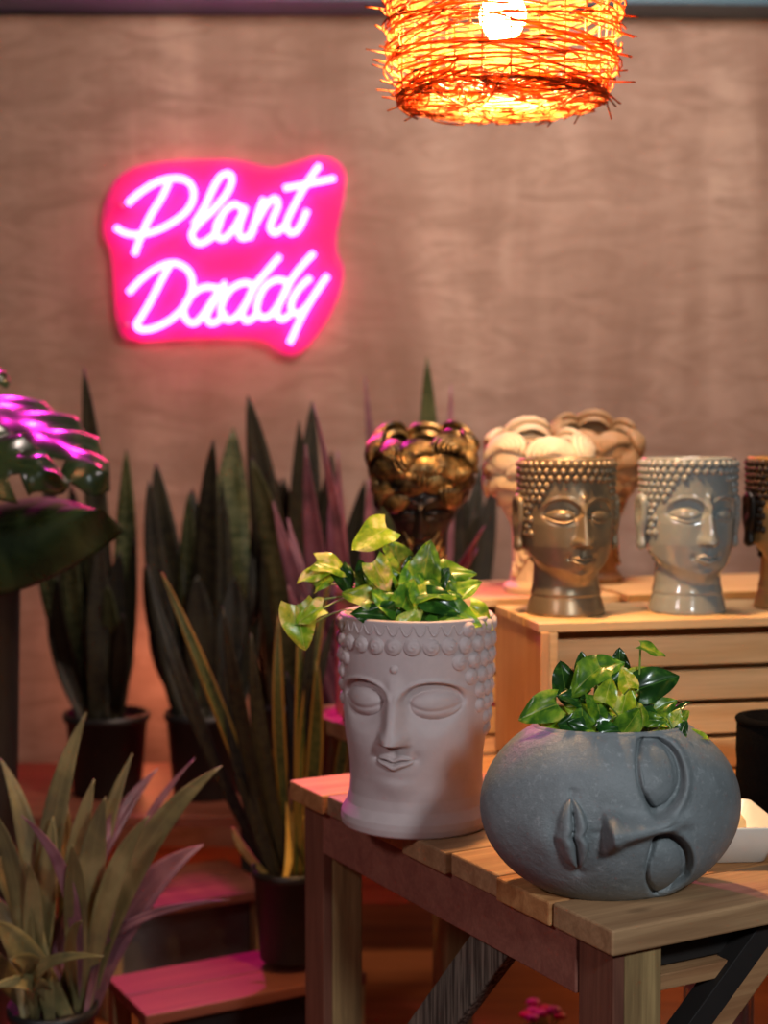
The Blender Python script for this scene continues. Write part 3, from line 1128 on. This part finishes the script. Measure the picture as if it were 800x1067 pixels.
potted('snake_plant', 'broad-leaved mottled snake plant below the neon sign, in the middle of the row', 'snake plant', 212, 735, 4.12, BZ, .11, .23, [
    (222, 735, 243, 445, 44, 4, 0), (218, 735, 222, 458, 30, -4, 1), (202, 735, 197, 512, 22, -3, 0), (210, 735, 232, 500, 38, 0, 0),
    (195, 735, 150, 590, 20, -4, 1), (190, 735, 168, 560, 24, -8, 1), (230, 735, 262, 560, 26, 3, 1), (200, 735, 176, 640, 30, -2, 1),
    (225, 735, 244, 600, 36, 3, 1), (240, 735, 270, 640, 28, 0, 1), (215, 735, 205, 600, 34, 0, 1), (190, 735, 155, 500, 22, -6, 1)],
    snake_m, 'tall snake plants along the wall', seed=3, fill=16)
potted('snake_plant', 'dark pointed snake plant at the right of the row, behind the trailing pothos', 'snake plant', 300, 735, 4.28, BZ, .11, .23, [
    (290, 735, 258, 412, 34, 8, 1), (300, 735, 262, 478, 28, 12, 0, -.3), (308, 735, 325, 418, 28, 2, 1), (315, 735, 312, 438, 26, -3, 1),
    (322, 735, 345, 470, 30, 4, 1), (290, 735, 285, 520, 30, -2, 1), (300, 735, 300, 560, 34, 0, 1), (330, 735, 380, 500, 28, 2, 1),
    (325, 735, 372, 560, 26, 0, 1), (280, 735, 275, 560, 24, 0, 1), (310, 735, 330, 540, 30, 0, 1), (320, 735, 350, 600, 34, 0, 1)],
    snake_m, 'tall snake plants along the wall', seed=4, fill=22)
potted('snake_plant', 'snake plant whose leaf tips rise behind the dark bronze head planter', 'snake plant', 445, 735, 4.3, BZ, .12, .23, [
    (446, 735, 445, 372, 30, 0, 0), (458, 735, 470, 400, 12, 2, 4), (435, 735, 420, 470, 26, -4, 1), (425, 735, 380, 392, 12, -4, 4), (450, 735, 480, 480, 28, 4, 1),
    (430, 735, 395, 500, 30, -4, 0), (470, 735, 515, 500, 26, 3, 1), (440, 735, 455, 520, 34, 0, 1), (425, 735, 410, 560, 36, 0, 1)],
    snake_m, 'tall snake plants along the wall', seed=5, fill=14)

# yellow-edged snake plant in front, pot on the lower bench
potted('snake_plant', 'snake plant with yellow leaf edges in the black pot beside the table leg', 'snake plant', 300, 918, 3.29, .236, .082, .20, [
    (285, 915, 153, 588, 15, -14, 1), (290, 915, 168, 596, 14, 6, 2), (292, 915, 232, 632, 16, -6, 1), (290, 915, 236, 690, 18, -10, 1), (295, 915, 276, 770, 30, 0, 2),
    (305, 915, 290, 642, 13, -6, 2), (308, 915, 312, 630, 12, 2, 2), (318, 915, 345, 600, 13, -14, 2), (302, 915, 262, 660, 18, -8, 1),
    (312, 915, 330, 690, 16, 6, 2), (316, 915, 298, 700, 22, 8, 1), (320, 915, 316, 850, 9, 2, 3), (296, 915, 299, 830, 9, 5, 3),
    (282, 915, 242, 862, 9, -6, 3), (322, 915, 362, 720, 14, 10, 2), (300, 915, 330, 580, 12, 2, 1), (306, 915, 350, 640, 14, -10, 1), (290, 915, 256, 800, 18, -4, 1)],
    snake_m, None, seed=6, dj=.08, twist=.5)
q = P(329, 946, 3.2)
mb = MB()
mb.box((0, 0, 0), (.012, .002, .036))
o = mb.build('plant_label', M['tag'], None, False, .004)
o.location = (q.x, 3.225, q.z)
tag(o, 'small white tag on the black pot beside the table leg', 'tag')

# pink-lit cordyline
potted('cordyline_plant', 'purple-leaved plant with arching pointed leaves left of the bronze head planter', 'plant', 366, 640, 3.7, .391, .09, .26, [
    (360, 640, 284, 523, 20, -2, 4), (362, 640, 318, 463, 24, -6, 4), (368, 640, 345, 500, 20, -4, 4), (372, 640, 326, 420, 13, 10, 4),
    (366, 640, 300, 540, 18, -4, 4), (372, 640, 352, 470, 16, -4, 4), (376, 640, 385, 500, 20, 0, 4), (380, 640, 400, 560, 18, 4, 4), (374, 640, 505, 548, 14, 0, 4, -.25), (376, 640, 498, 572, 14, 0, 4, -.28), (360, 640, 300, 610, 16, -4, 4), (366, 640, 330, 580, 18, -6, 4)],
    snake_m, None, seed=8, prof='strap')

# strap-leaved plant at lower left
def strap(mi, tx, ty, w, bow, droop=0, dd=0, up=0):
    return (tx, ty, w, bow, droop, dd, mi)
t = thing('strap_leaved_plant', 'clump of long grey-green strap leaves in the black pot at lower left', 'plant', (P(47, 440, 2.9).x, 2.9, 0))
org = Vector(t.location)
ph = P(47, 1046, 2.9).z
black_pot(t, .085, ph)
rr_ = random.Random(12)
stm = [M['strap'], M['pink_lit_leaf']]
for (tx, ty, wd, bow, dr, dd, mi) in [
    (90, 742, 26, 10, 0, .05, 0), (138, 785, 20, 6, 0, .1, 0), (98, 812, 24, 2, 0, 0, 0), (165, 800, 24, 10, 0, .12, 1), (231, 798, 28, 18, 0, -.05, 0),
    (203, 790, 14, 14, 0, .1, 1), (212, 880, 36, 20, .0, .05, 1), (240, 922, 10, 30, .03, .0, 1), (155, 850, 22, 10, 0, -.1, 0), (110, 830, 30, 4, 0, -.05, 0),
    (60, 800, 22, 0, 0, .1, 0), (0, 790, 24, -12, 0, .05, 0), (-12, 840, 22, -10, 0, -.1, 0), (-20, 880, 26, -12, 0, -.05, 0), (-10, 930, 22, -10, 0, .1, 0),
    (22, 850, 14, -25, 0, -.15, 1), (-5, 960, 30, 8, 0, -.15, 0), (10, 1000, 26, -10, 0, -.2, 0), (85, 960, 18, 8, -.0, -.2, 0), (30, 900, 20, -6, 0, -.12, 0),
    (75, 880, 24, 0, 0, -.12, 0), (130, 900, 20, 8, 0, .15, 0), (-30, 985, 24, 5, 0, -.1, 0), (108, 985, 14, 30, .02, -.22, 0), (5, 885, 26, -6, 0, .12, 0), (55, 850, 26, -4, 0, 0, 0), (-15, 1030, 18, -14, 0, -.2, 0)]:
    a = rr_.uniform(0, 2 * PI)
    b3 = Vector((org.x + .045 * math.cos(a) + (tx - 47) * .00018, org.y + .045 * math.sin(a), ph - .03))
    t3 = P(tx, ty, 2.9 + dd)
    ln = (t3 - b3).length
    bw3 = Vector((-bow / F * 2.9 * .9, 0, ln * .10))
    blade('leaf', stm[mi], t, b3 - org, t3 - org, wd / F * 2.9, bw3, (rr_.uniform(-.4, .4), -1, .5), twist=rr_.uniform(-.7, .7), prof='strap', thick=.0015, basew=.35, droop=dr, fold=.3)

# stepped low benches
def bench(label, corner_px, d, w, dep, rz, z, panel=False):
    c = P(corner_px[0], corner_px[1], d)
    b_ = thing('plant_stand', label, 'plant stand', (c.x, d, 0), rz)
    mb = MB()
    n = 2
    for i in range(n):
        mb.box((w / 2, dep * (i + .5) / n, z - .012), (w, dep / n - .004, .024))
    mb.build('top_board', M['bench'], b_, False, .003)
    for x in (.02, w - .02):
        for y in (.03, dep - .03):
            mb = MB()
            mb.box((x, y, (z - .024) / 2), (.04, .04, z - .024))
            mb.build('leg', M['table_leg'], b_, False, .002)
    mb = MB()
    mb.box((w / 2, .06, z * .5), (w - .08, .012, z * .8))
    mb.build('front_panel', M['bench_grey'] if panel else M['dark_wood'], b_, False, .002)
    return b_
bench('low red-brown plant stand in front, holding the yellow-edged snake plant', (152, 1059), 3.0, .50, .25, YAW, P(152, 1059, 3.0).z)
bench('red-lit plant stand with grey panel behind the front stand, beside the strap-leaved plant', (112, 953), 3.5, .42, .30, YAW, P(112, 953, 3.5).z, True)

# ------------------------------------------------------------------ monstera
def split_leaf(parent, p0, tip, n_, W, lobes=7, curl=.12, mat=None, droopk=.25):
    p0, tip, n_ = Vector(p0), Vector(tip), Vector(n_)
    d = tip - p0
    Lg = d.length
    y = d.normalized()
    x = y.cross(n_).normalized()
    n_ = x.cross(y).normalized()
    NS, NW = 84, 15
    rows, uv = [], []
    keep = {}
    for i in range(NS + 1):
        s_ = i / NS
        wv = W * (math.sin(PI * min(1, (s_ * .93 + .07)) ** .72)) ** .8
        row, u_ = [], []
        for j in range(-NW, NW + 1):
            q = j / NW
            yy = s_ * Lg + abs(q) * wv * .38 - .1 * Lg
            hh = -curl * Lg * (q * q) * .6 - droopk * Lg * s_ * s_ + .012 * math.sin(s_ * lobes * 2 * PI) * abs(q)
            pt = p0 + y * yy + x * q * wv + n_ * hh
            row.append(tuple(pt))
            u_.append((.5 + q * .5, s_))
        rows.append(row)
        uv.append(u_)
    A = np.array(rows)
    K = 2 * NW + 1
    faces = []
    for i in range(NS):
        fr = (i / NS * lobes) % 1
        gap = lobes > 0 and fr > .68 and .08 < i / NS < .93
        for j in range(K - 1):
            q = abs((j + .5) / NW - 1)
            if gap and q > .36 + .15 * abs(fr - .9) * 10 * .3:
                continue
            faces.append((i * K + j, i * K + j + 1, (i + 1) * K + j + 1, (i + 1) * K + j))
    mb = MB()
    mb.add(A.reshape(-1, 3), faces, np.array(uv).reshape(-1, 2))
    o = mb.build('leaf', mat or M['monstera'], parent)
    sd = o.modifiers.new('thickness', 'SOLIDIFY')
    sd.thickness = .0015
    return o
c = P(-60, 600, 3.3)
mo = thing('split_leaf_plant', 'large dark split-leaf plant reaching in from the left edge, leaves glowing magenta on top', 'plant', (c.x, 3.3, 0))
org = Vector(mo.location)
mb = MB()
mb.lathe([(.12, 0), (.125, .01), (.15, .5), (.165, 1.08), (.17, 1.10), (.16, 1.12), (.15, 1.10), (.14, 1.06), (.002, 1.06)], 40)
mb.build('tall_pot', M['black_pot'], mo)
for (a0, a1, nn, W, lb_, cu, dk) in [
    ((-60, 405, 3.35), (134, 476, 3.12), (.18, -.42, .9), .165, 5, .14, .10),
    ((-75, 560, 3.25), (122, 520, 3.10), (.0, -.8, .6), .12, 0, .30, .05),
    ((-110, 470, 3.1), (45, 455, 2.95), (-.2, -.7, .6), .11, 5, .2, .3),
    ((-90, 400, 3.5), (12, 375, 3.45), (.1, -.4, .9), .10, 6, .15, .1)]:
    s0, s1 = P(*a0), P(*a1)
    split_leaf(mo, s0 - org, s1 - org, nn, W, lb_, cu, droopk=dk)
    top = Vector((0, 0, 1.07))
    mid = (top + (s0 - org)) / 2 + Vector((0, 0, .08))
    mb = MB()
    mb.tube(catmull([top, mid, s0 - org, (s0 - org).lerp(s1 - org, .1)], 8), .006, 8)
    mb.build('stalk', M['snake'], mo)

# ------------------------------------------------------------------ pothos
def heart_mesh(name, mat, fold=.25, curl=.25, wave=0.05, seed=0, wid=.8):
    r_ = random.Random(seed)
    NS, NW = 14, 5
    rows, uv = [], []
    for i in range(NS + 1):
        s_ = i / NS
        w_ = wid * .5 * (math.sin(PI * (s_ * .90 + .10) ** .62) ** .72 if s_ < 1 else .0)
        w_ = max(w_, .004)
        row, u_ = [], []
        for j in range(-NW, NW + 1):
            q = j / NW
            yb = s_ - (.16 * abs(q) ** 1.5 * (1 - s_) ** 2)
            x_ = q * w_
            z_ = abs(q) * w_ * fold * 2 - curl * s_ * s_ * .6 - abs(q) ** 2 * w_ * fold * 1.2 + wave * math.sin(s_ * 9 + j * .7 + seed) * abs(q)
            row.append((x_, yb, z_))
            u_.append((.5 + q * .5, s_))
        rows.append(row)
        uv.append(u_)
    mb = MB()
    mb.grid(np.array(rows), False, uv=np.array(uv).reshape(-1, 2))
    o = mb.build(name, mat)
    me = o.data
    bpy.data.objects.remove(o)
    return me
hm = {k: [heart_mesh('leaf', M[m_], r1, r2, r3, sd, wd) for sd, (r1, r2, r3, wd) in enumerate([(.25, .25, .04, .82), (.35, .45, .06, .78), (.15, .1, .05, .9), (.4, .6, .08, .75)])]
      for k, m_ in (('g', 'pothos'), ('y', 'pothos_gold'), ('d', 'pothos_dark'))}

def pothos(label, loc, rx_, leaves, d0, soil_z, soil_r, seed, name='pothos_plant', sy=1.0):
    r_ = random.Random(seed)
    t = thing(name, label, 'plant', loc)
    org = Vector(loc)
    n = 40
    mb = MB()
    a = np.linspace(0, 2 * PI, n, endpoint=False)
    rows = []
    for k, z in ((1, -.012), (1, 0), (.6, .006), (.02, .009)):
        rows.append(np.stack([soil_r * k * np.cos(a), soil_r * sy * k * np.sin(a), np.full(n, z)], 1))
    mb.grid(np.array(rows), True, True, True)
    mb.build('soil', M['soil'], t)
    for (px, py, L_, al, beta, kind, dd) in leaves:
        c = P(px, py, d0 + dd)
        Lm = L_ / F * (d0 + dd)
        al_, be = R(al), R(beta)
        td = Vector((math.cos(al_), r_.uniform(-.35, .1), math.sin(al_))).normalized()
        nn = Vector((r_.uniform(-.25, .25), -math.cos(be), math.sin(be)))
        nn = (nn - td * nn.dot(td)).normalized()
        xx = td.cross(nn)
        rot = Matrix((xx, td, nn)).transposed().to_4x4()
        base = c - td * Lm * .5
        o = bpy.data.objects.new('leaf', r_.choice(hm[kind]))
        COL.objects.link(o)
        o.parent = t
        o.matrix_local = Matrix.Translation(base - org) @ rot @ Matrix.Diagonal((Lm * r_.uniform(.95, 1.1), Lm, Lm, 1))
        bl = base - org
        a = r_.uniform(0, 2 * PI)
        rt = Vector((soil_r * .35 * math.cos(a) + max(-1, min(1, bl.x / soil_r)) * soil_r * .3, soil_r * sy * .35 * math.sin(a), 0))
        mid = rt.lerp(bl, .5) + Vector((0, 0, .035 if abs(bl.x) > soil_r * .8 else .012))
        mb = MB()
        mb.tube(catmull([rt, mid, bl], 6), .0014, 6)
        mb.build('stem', M['stem'], t)
    return t

def cluster(cx, cy, rx, ry, n, seed, sizes=(24, 34), kinds='ggddy', dd=(-.05, .07)):
    r_ = random.Random(seed)
    out = []
    for i in range(n):
        a = r_.uniform(0, 2 * PI)
        q = math.sqrt(r_.random())
        px, py = cx + rx * q * math.cos(a), cy - ry * q * abs(math.sin(a))
        al = math.degrees(math.atan2((cy + 25 - py), (px - cx))) + r_.uniform(-45, 45)
        out.append((px, py, r_.uniform(*sizes), al, r_.uniform(10, 75), r_.choice(kinds), r_.uniform(*dd)))
    return out

lp = [(385, 561, 44, -150, 45, 'y', .0), (349, 590, 38, -10, 50, 'y', .0), (327, 596, 36, 190, 45, 'y', 0), (313, 654, 48, -80, 15, 'y', -.02), (320, 640, 34, 200, 40, 'y', -.03),
      (306, 646, 30, 150, 30, 'g', .0), (412, 578, 42, 120, 35, 'g', .02), (444, 586, 44, 80, 20, 'g', -.02), (472, 596, 48, 15, 50, 'g', .0), (398, 602, 38, -60, 30, 'y', -.03),
      (373, 620, 34, 160, 40, 'y', -.03), (388, 640, 42, 170, 20, 'd', -.05), (478, 640, 50, -10, 40, 'g', -.05), (503, 642, 34, -35, 55, 'y', -.02), (458, 616, 46, 10, 60, 'g', -.04),
      (425, 618, 34, 70, 40, 'g', -.05), (430, 642, 30, 50, 30, 'y', -.06), (380, 600, 34, 100, 30, 'd', .0), (430, 596, 36, 100, 25, 'd', .0), (360, 606, 30, -60, 30, 'd', .0),
      (462, 630, 38, -20, 35, 'd', -.05), (445, 640, 34, 200, 35, 'd', -.05), (408, 640, 34, 20, 30, 'd', -.04), (340, 602, 30, 40, 40, 'g', .02), (485, 612, 36, 20, 50, 'g', .03), (400, 625, 34, 140, 40, 'g', -.04)]
lp += cluster(430, 640, 55, 55, 14, 41, (24, 36))
pothos('bright green pothos with heart-shaped leaves growing in the large pale face planter', (.052, 2.44, TH_ + .302), 0, lp, 2.40, 0, .106, 21)
lg = [(568, 735, 44, 200, 35, 'g', -.02), (592, 697, 30, 100, 20, 'd', 0), (612, 702, 44, 215, 45, 'g', -.03), (632, 688, 42, 20, 50, 'g', 0), (645, 684, 28, 90, 20, 'd', .02),
      (682, 704, 46, 20, 35, 'd', -.02), (676, 672, 28, -20, 70, 'g', -.02), (608, 752, 48, 170, 25, 'd', -.04), (580, 767, 34, 190, 70, 'g', -.04), (627, 735, 36, -70, 25, 'g', -.04),
      (650, 722, 36, 80, 35, 'y', -.03), (712, 757, 36, 5, 60, 'y', -.02), (700, 762, 30, 20, 50, 'g', -.03), (610, 684, 22, 95, 15, 'd', .03), (656, 745, 34, 60, 30, 'g', -.05), (585, 745, 36, 180, 30, 'g', -.02),
      (670, 740, 38, -20, 30, 'd', -.03), (640, 755, 32, 10, 30, 'd', -.05), (665, 700, 34, 150, 40, 'y', -.01), (598, 718, 36, 160, 35, 'd', 0), (685, 730, 34, 30, 35, 'g', 0), (640, 705, 36, 60, 35, 'd', .0)]
lg += cluster(640, 755, 66, 56, 30, 43, (20, 32))
pothos('compact dark green pothos growing from the sideways stone face planter', (.310, 2.078, TH_ + .1965), 0, [(a_ + (a_ - 640) * .12, b_ + 6, c_, d_, e_, f_, g_) for a_, b_, c_, d_, e_, f_, g_ in lg], 2.075, 0, .097, 22, sy=.60)

# ------------------------------------------------------------------ things on the floor under the table
q = P(748, 1060, 2.95)
pp = thing('pink_pot', 'pale pink and white pot on the floor under the table at the right', 'pot', (q.x, 2.95, 0))
hp = P(748, 1018, 2.95).z
mb = MB()
mb.lathe([(.05, 0), (.055, .01), (.062, hp * .6), (.058, hp - .03), (.066, hp - .01), (.066, hp), (.058, hp), (.05, hp - .04), (.002, hp - .04)], 30)
mb.build('pot', M['pink_pot'], pp)
mb = MB()
for i in range(10):
    a = i * 2 * PI / 10
    mb.tube([(.060 * math.cos(a), .060 * math.sin(a), .02), (.066 * math.cos(a + .2), .066 * math.sin(a + .2), hp * .6), (.064 * math.cos(a + .4), .064 * math.sin(a + .4), hp - .02)], .003, 6)
mb.build('swirl_ribs', M['tag'], pp)
q = P(562, 1064, 3.3)
fz_ = q.z
fl = thing('flowering_plant', 'small potted plant with pink and red blooms on the floor under the table', 'plant', (q.x, 3.3, 0))
black_pot(fl, .055, .06)
for i in range(9):
    a = i * 2.4
    rr2 = .012 + .0045 * i
    p_ = Vector((rr2 * math.cos(a), rr2 * math.sin(a), fz_ + .015 + rng.uniform(-.012, .02)))
    mb = MB()
    for k in range(6):
        b_ = k * PI / 3
        mb.blob(p_ + Vector((math.cos(b_) * .008, math.sin(b_) * .008, 0)), (math.cos(b_) * .5, math.sin(b_) * .5, 1), .009, .6, 10, 5)
    mb.build('bloom', M['flower'] if i % 4 else M['flower_red'], fl)
    mb = MB()
    mb.tube([Vector((0, 0, .04)), (p_ + Vector((0, 0, .04))) / 2 + Vector((.01, 0, 0)), p_], .002, 6)
    mb.build('stem', M['stem'], fl)

# ------------------------------------------------------------------ lights
def light(kind, name, loc, energy, color, size=.3, target=None, spot=None, blend=.5):
    ld = bpy.data.lights.new(name, kind)
    ld.energy = energy
    ld.color = color
    if kind == 'AREA':
        ld.shape = 'DISK'
        ld.size = size
    else:
        ld.shadow_soft_size = size
    if spot:
        ld.spot_size = R(spot)
        ld.spot_blend = blend
    o = bpy.data.objects.new(name, ld)
    COL.objects.link(o)
    o.location = loc
    if target is not None:
        o.rotation_euler = (Vector(target) - Vector(loc)).to_track_quat('-Z', 'Y').to_euler()
    return o
light('SPOT', 'fill_spot_right', (.85, .25, 1.95), 92, (.88, .96, 1), .12, (.35, 2.4, .8), 46, .6)  # added unseen spot, cool fill on the planters and table front
light('SPOT', 'fill_spot_left', (-1.3, .7, 2.1), 46, (1, .84, .86), .15, (-.2, 2.5, .85), 60, .7)  # added unseen spot, pinkish fill from the left
light('AREA', 'wall_fill', (.5, 3.1, 2.9), 45, (1, .80, .70), .6, (.35, 5, 1.7))  # added area light that brightens the wall, no fixture
light('SPOT', 'magenta_grow_lamp', (-.75, 4.75, 2.9), 330, (1, .02, .55), .06, (-.62, 3.05, .9), 46, .5)
light('POINT', 'low_orange_fill', (-.75, 4.72, .62), 4, (1, .26, .10), .1)  # added point light, warms the lower wall behind the plants
light('POINT', 'floor_fill', (.7, 3.75, .35), 3.0, (1, .5, .22), .1)  # added point light, warms the floor behind the tables

wd = bpy.data.worlds.new('room_ambient')
sc.world = wd
wd.use_nodes = True
bg = wd.node_tree.nodes['Background']
bg.inputs[0].default_value = (.75, .68, .70, 1)
bg.inputs[1].default_value = .035

# ------------------------------------------------------------------ camera
cd = bpy.data.cameras.new('camera')
cam = bpy.data.objects.new('camera', cd)
COL.objects.link(cam)
cam.location = (0, 0, CAMZ)
cam.rotation_euler = (PI / 2 - TH, 0, 0)
cd.sensor_fit = 'VERTICAL'
cd.sensor_height = 36
cd.lens = 36 * F / 1067
cd.clip_start = .05
cd.dof.use_dof = True
cd.dof.focus_distance = 2.12
cd.dof.aperture_fstop = 3.0
sc.camera = cam

sc.view_settings.view_transform = 'Standard'
sc.view_settings.look = 'None'
sc.view_settings.exposure = 0
sc.view_settings.gamma = 1
sc.view_settings.use_curve_mapping = False
sc.cycles.use_denoising = True
sc.cycles.max_bounces = 8
sc.cycles.transparent_max_bounces = 8
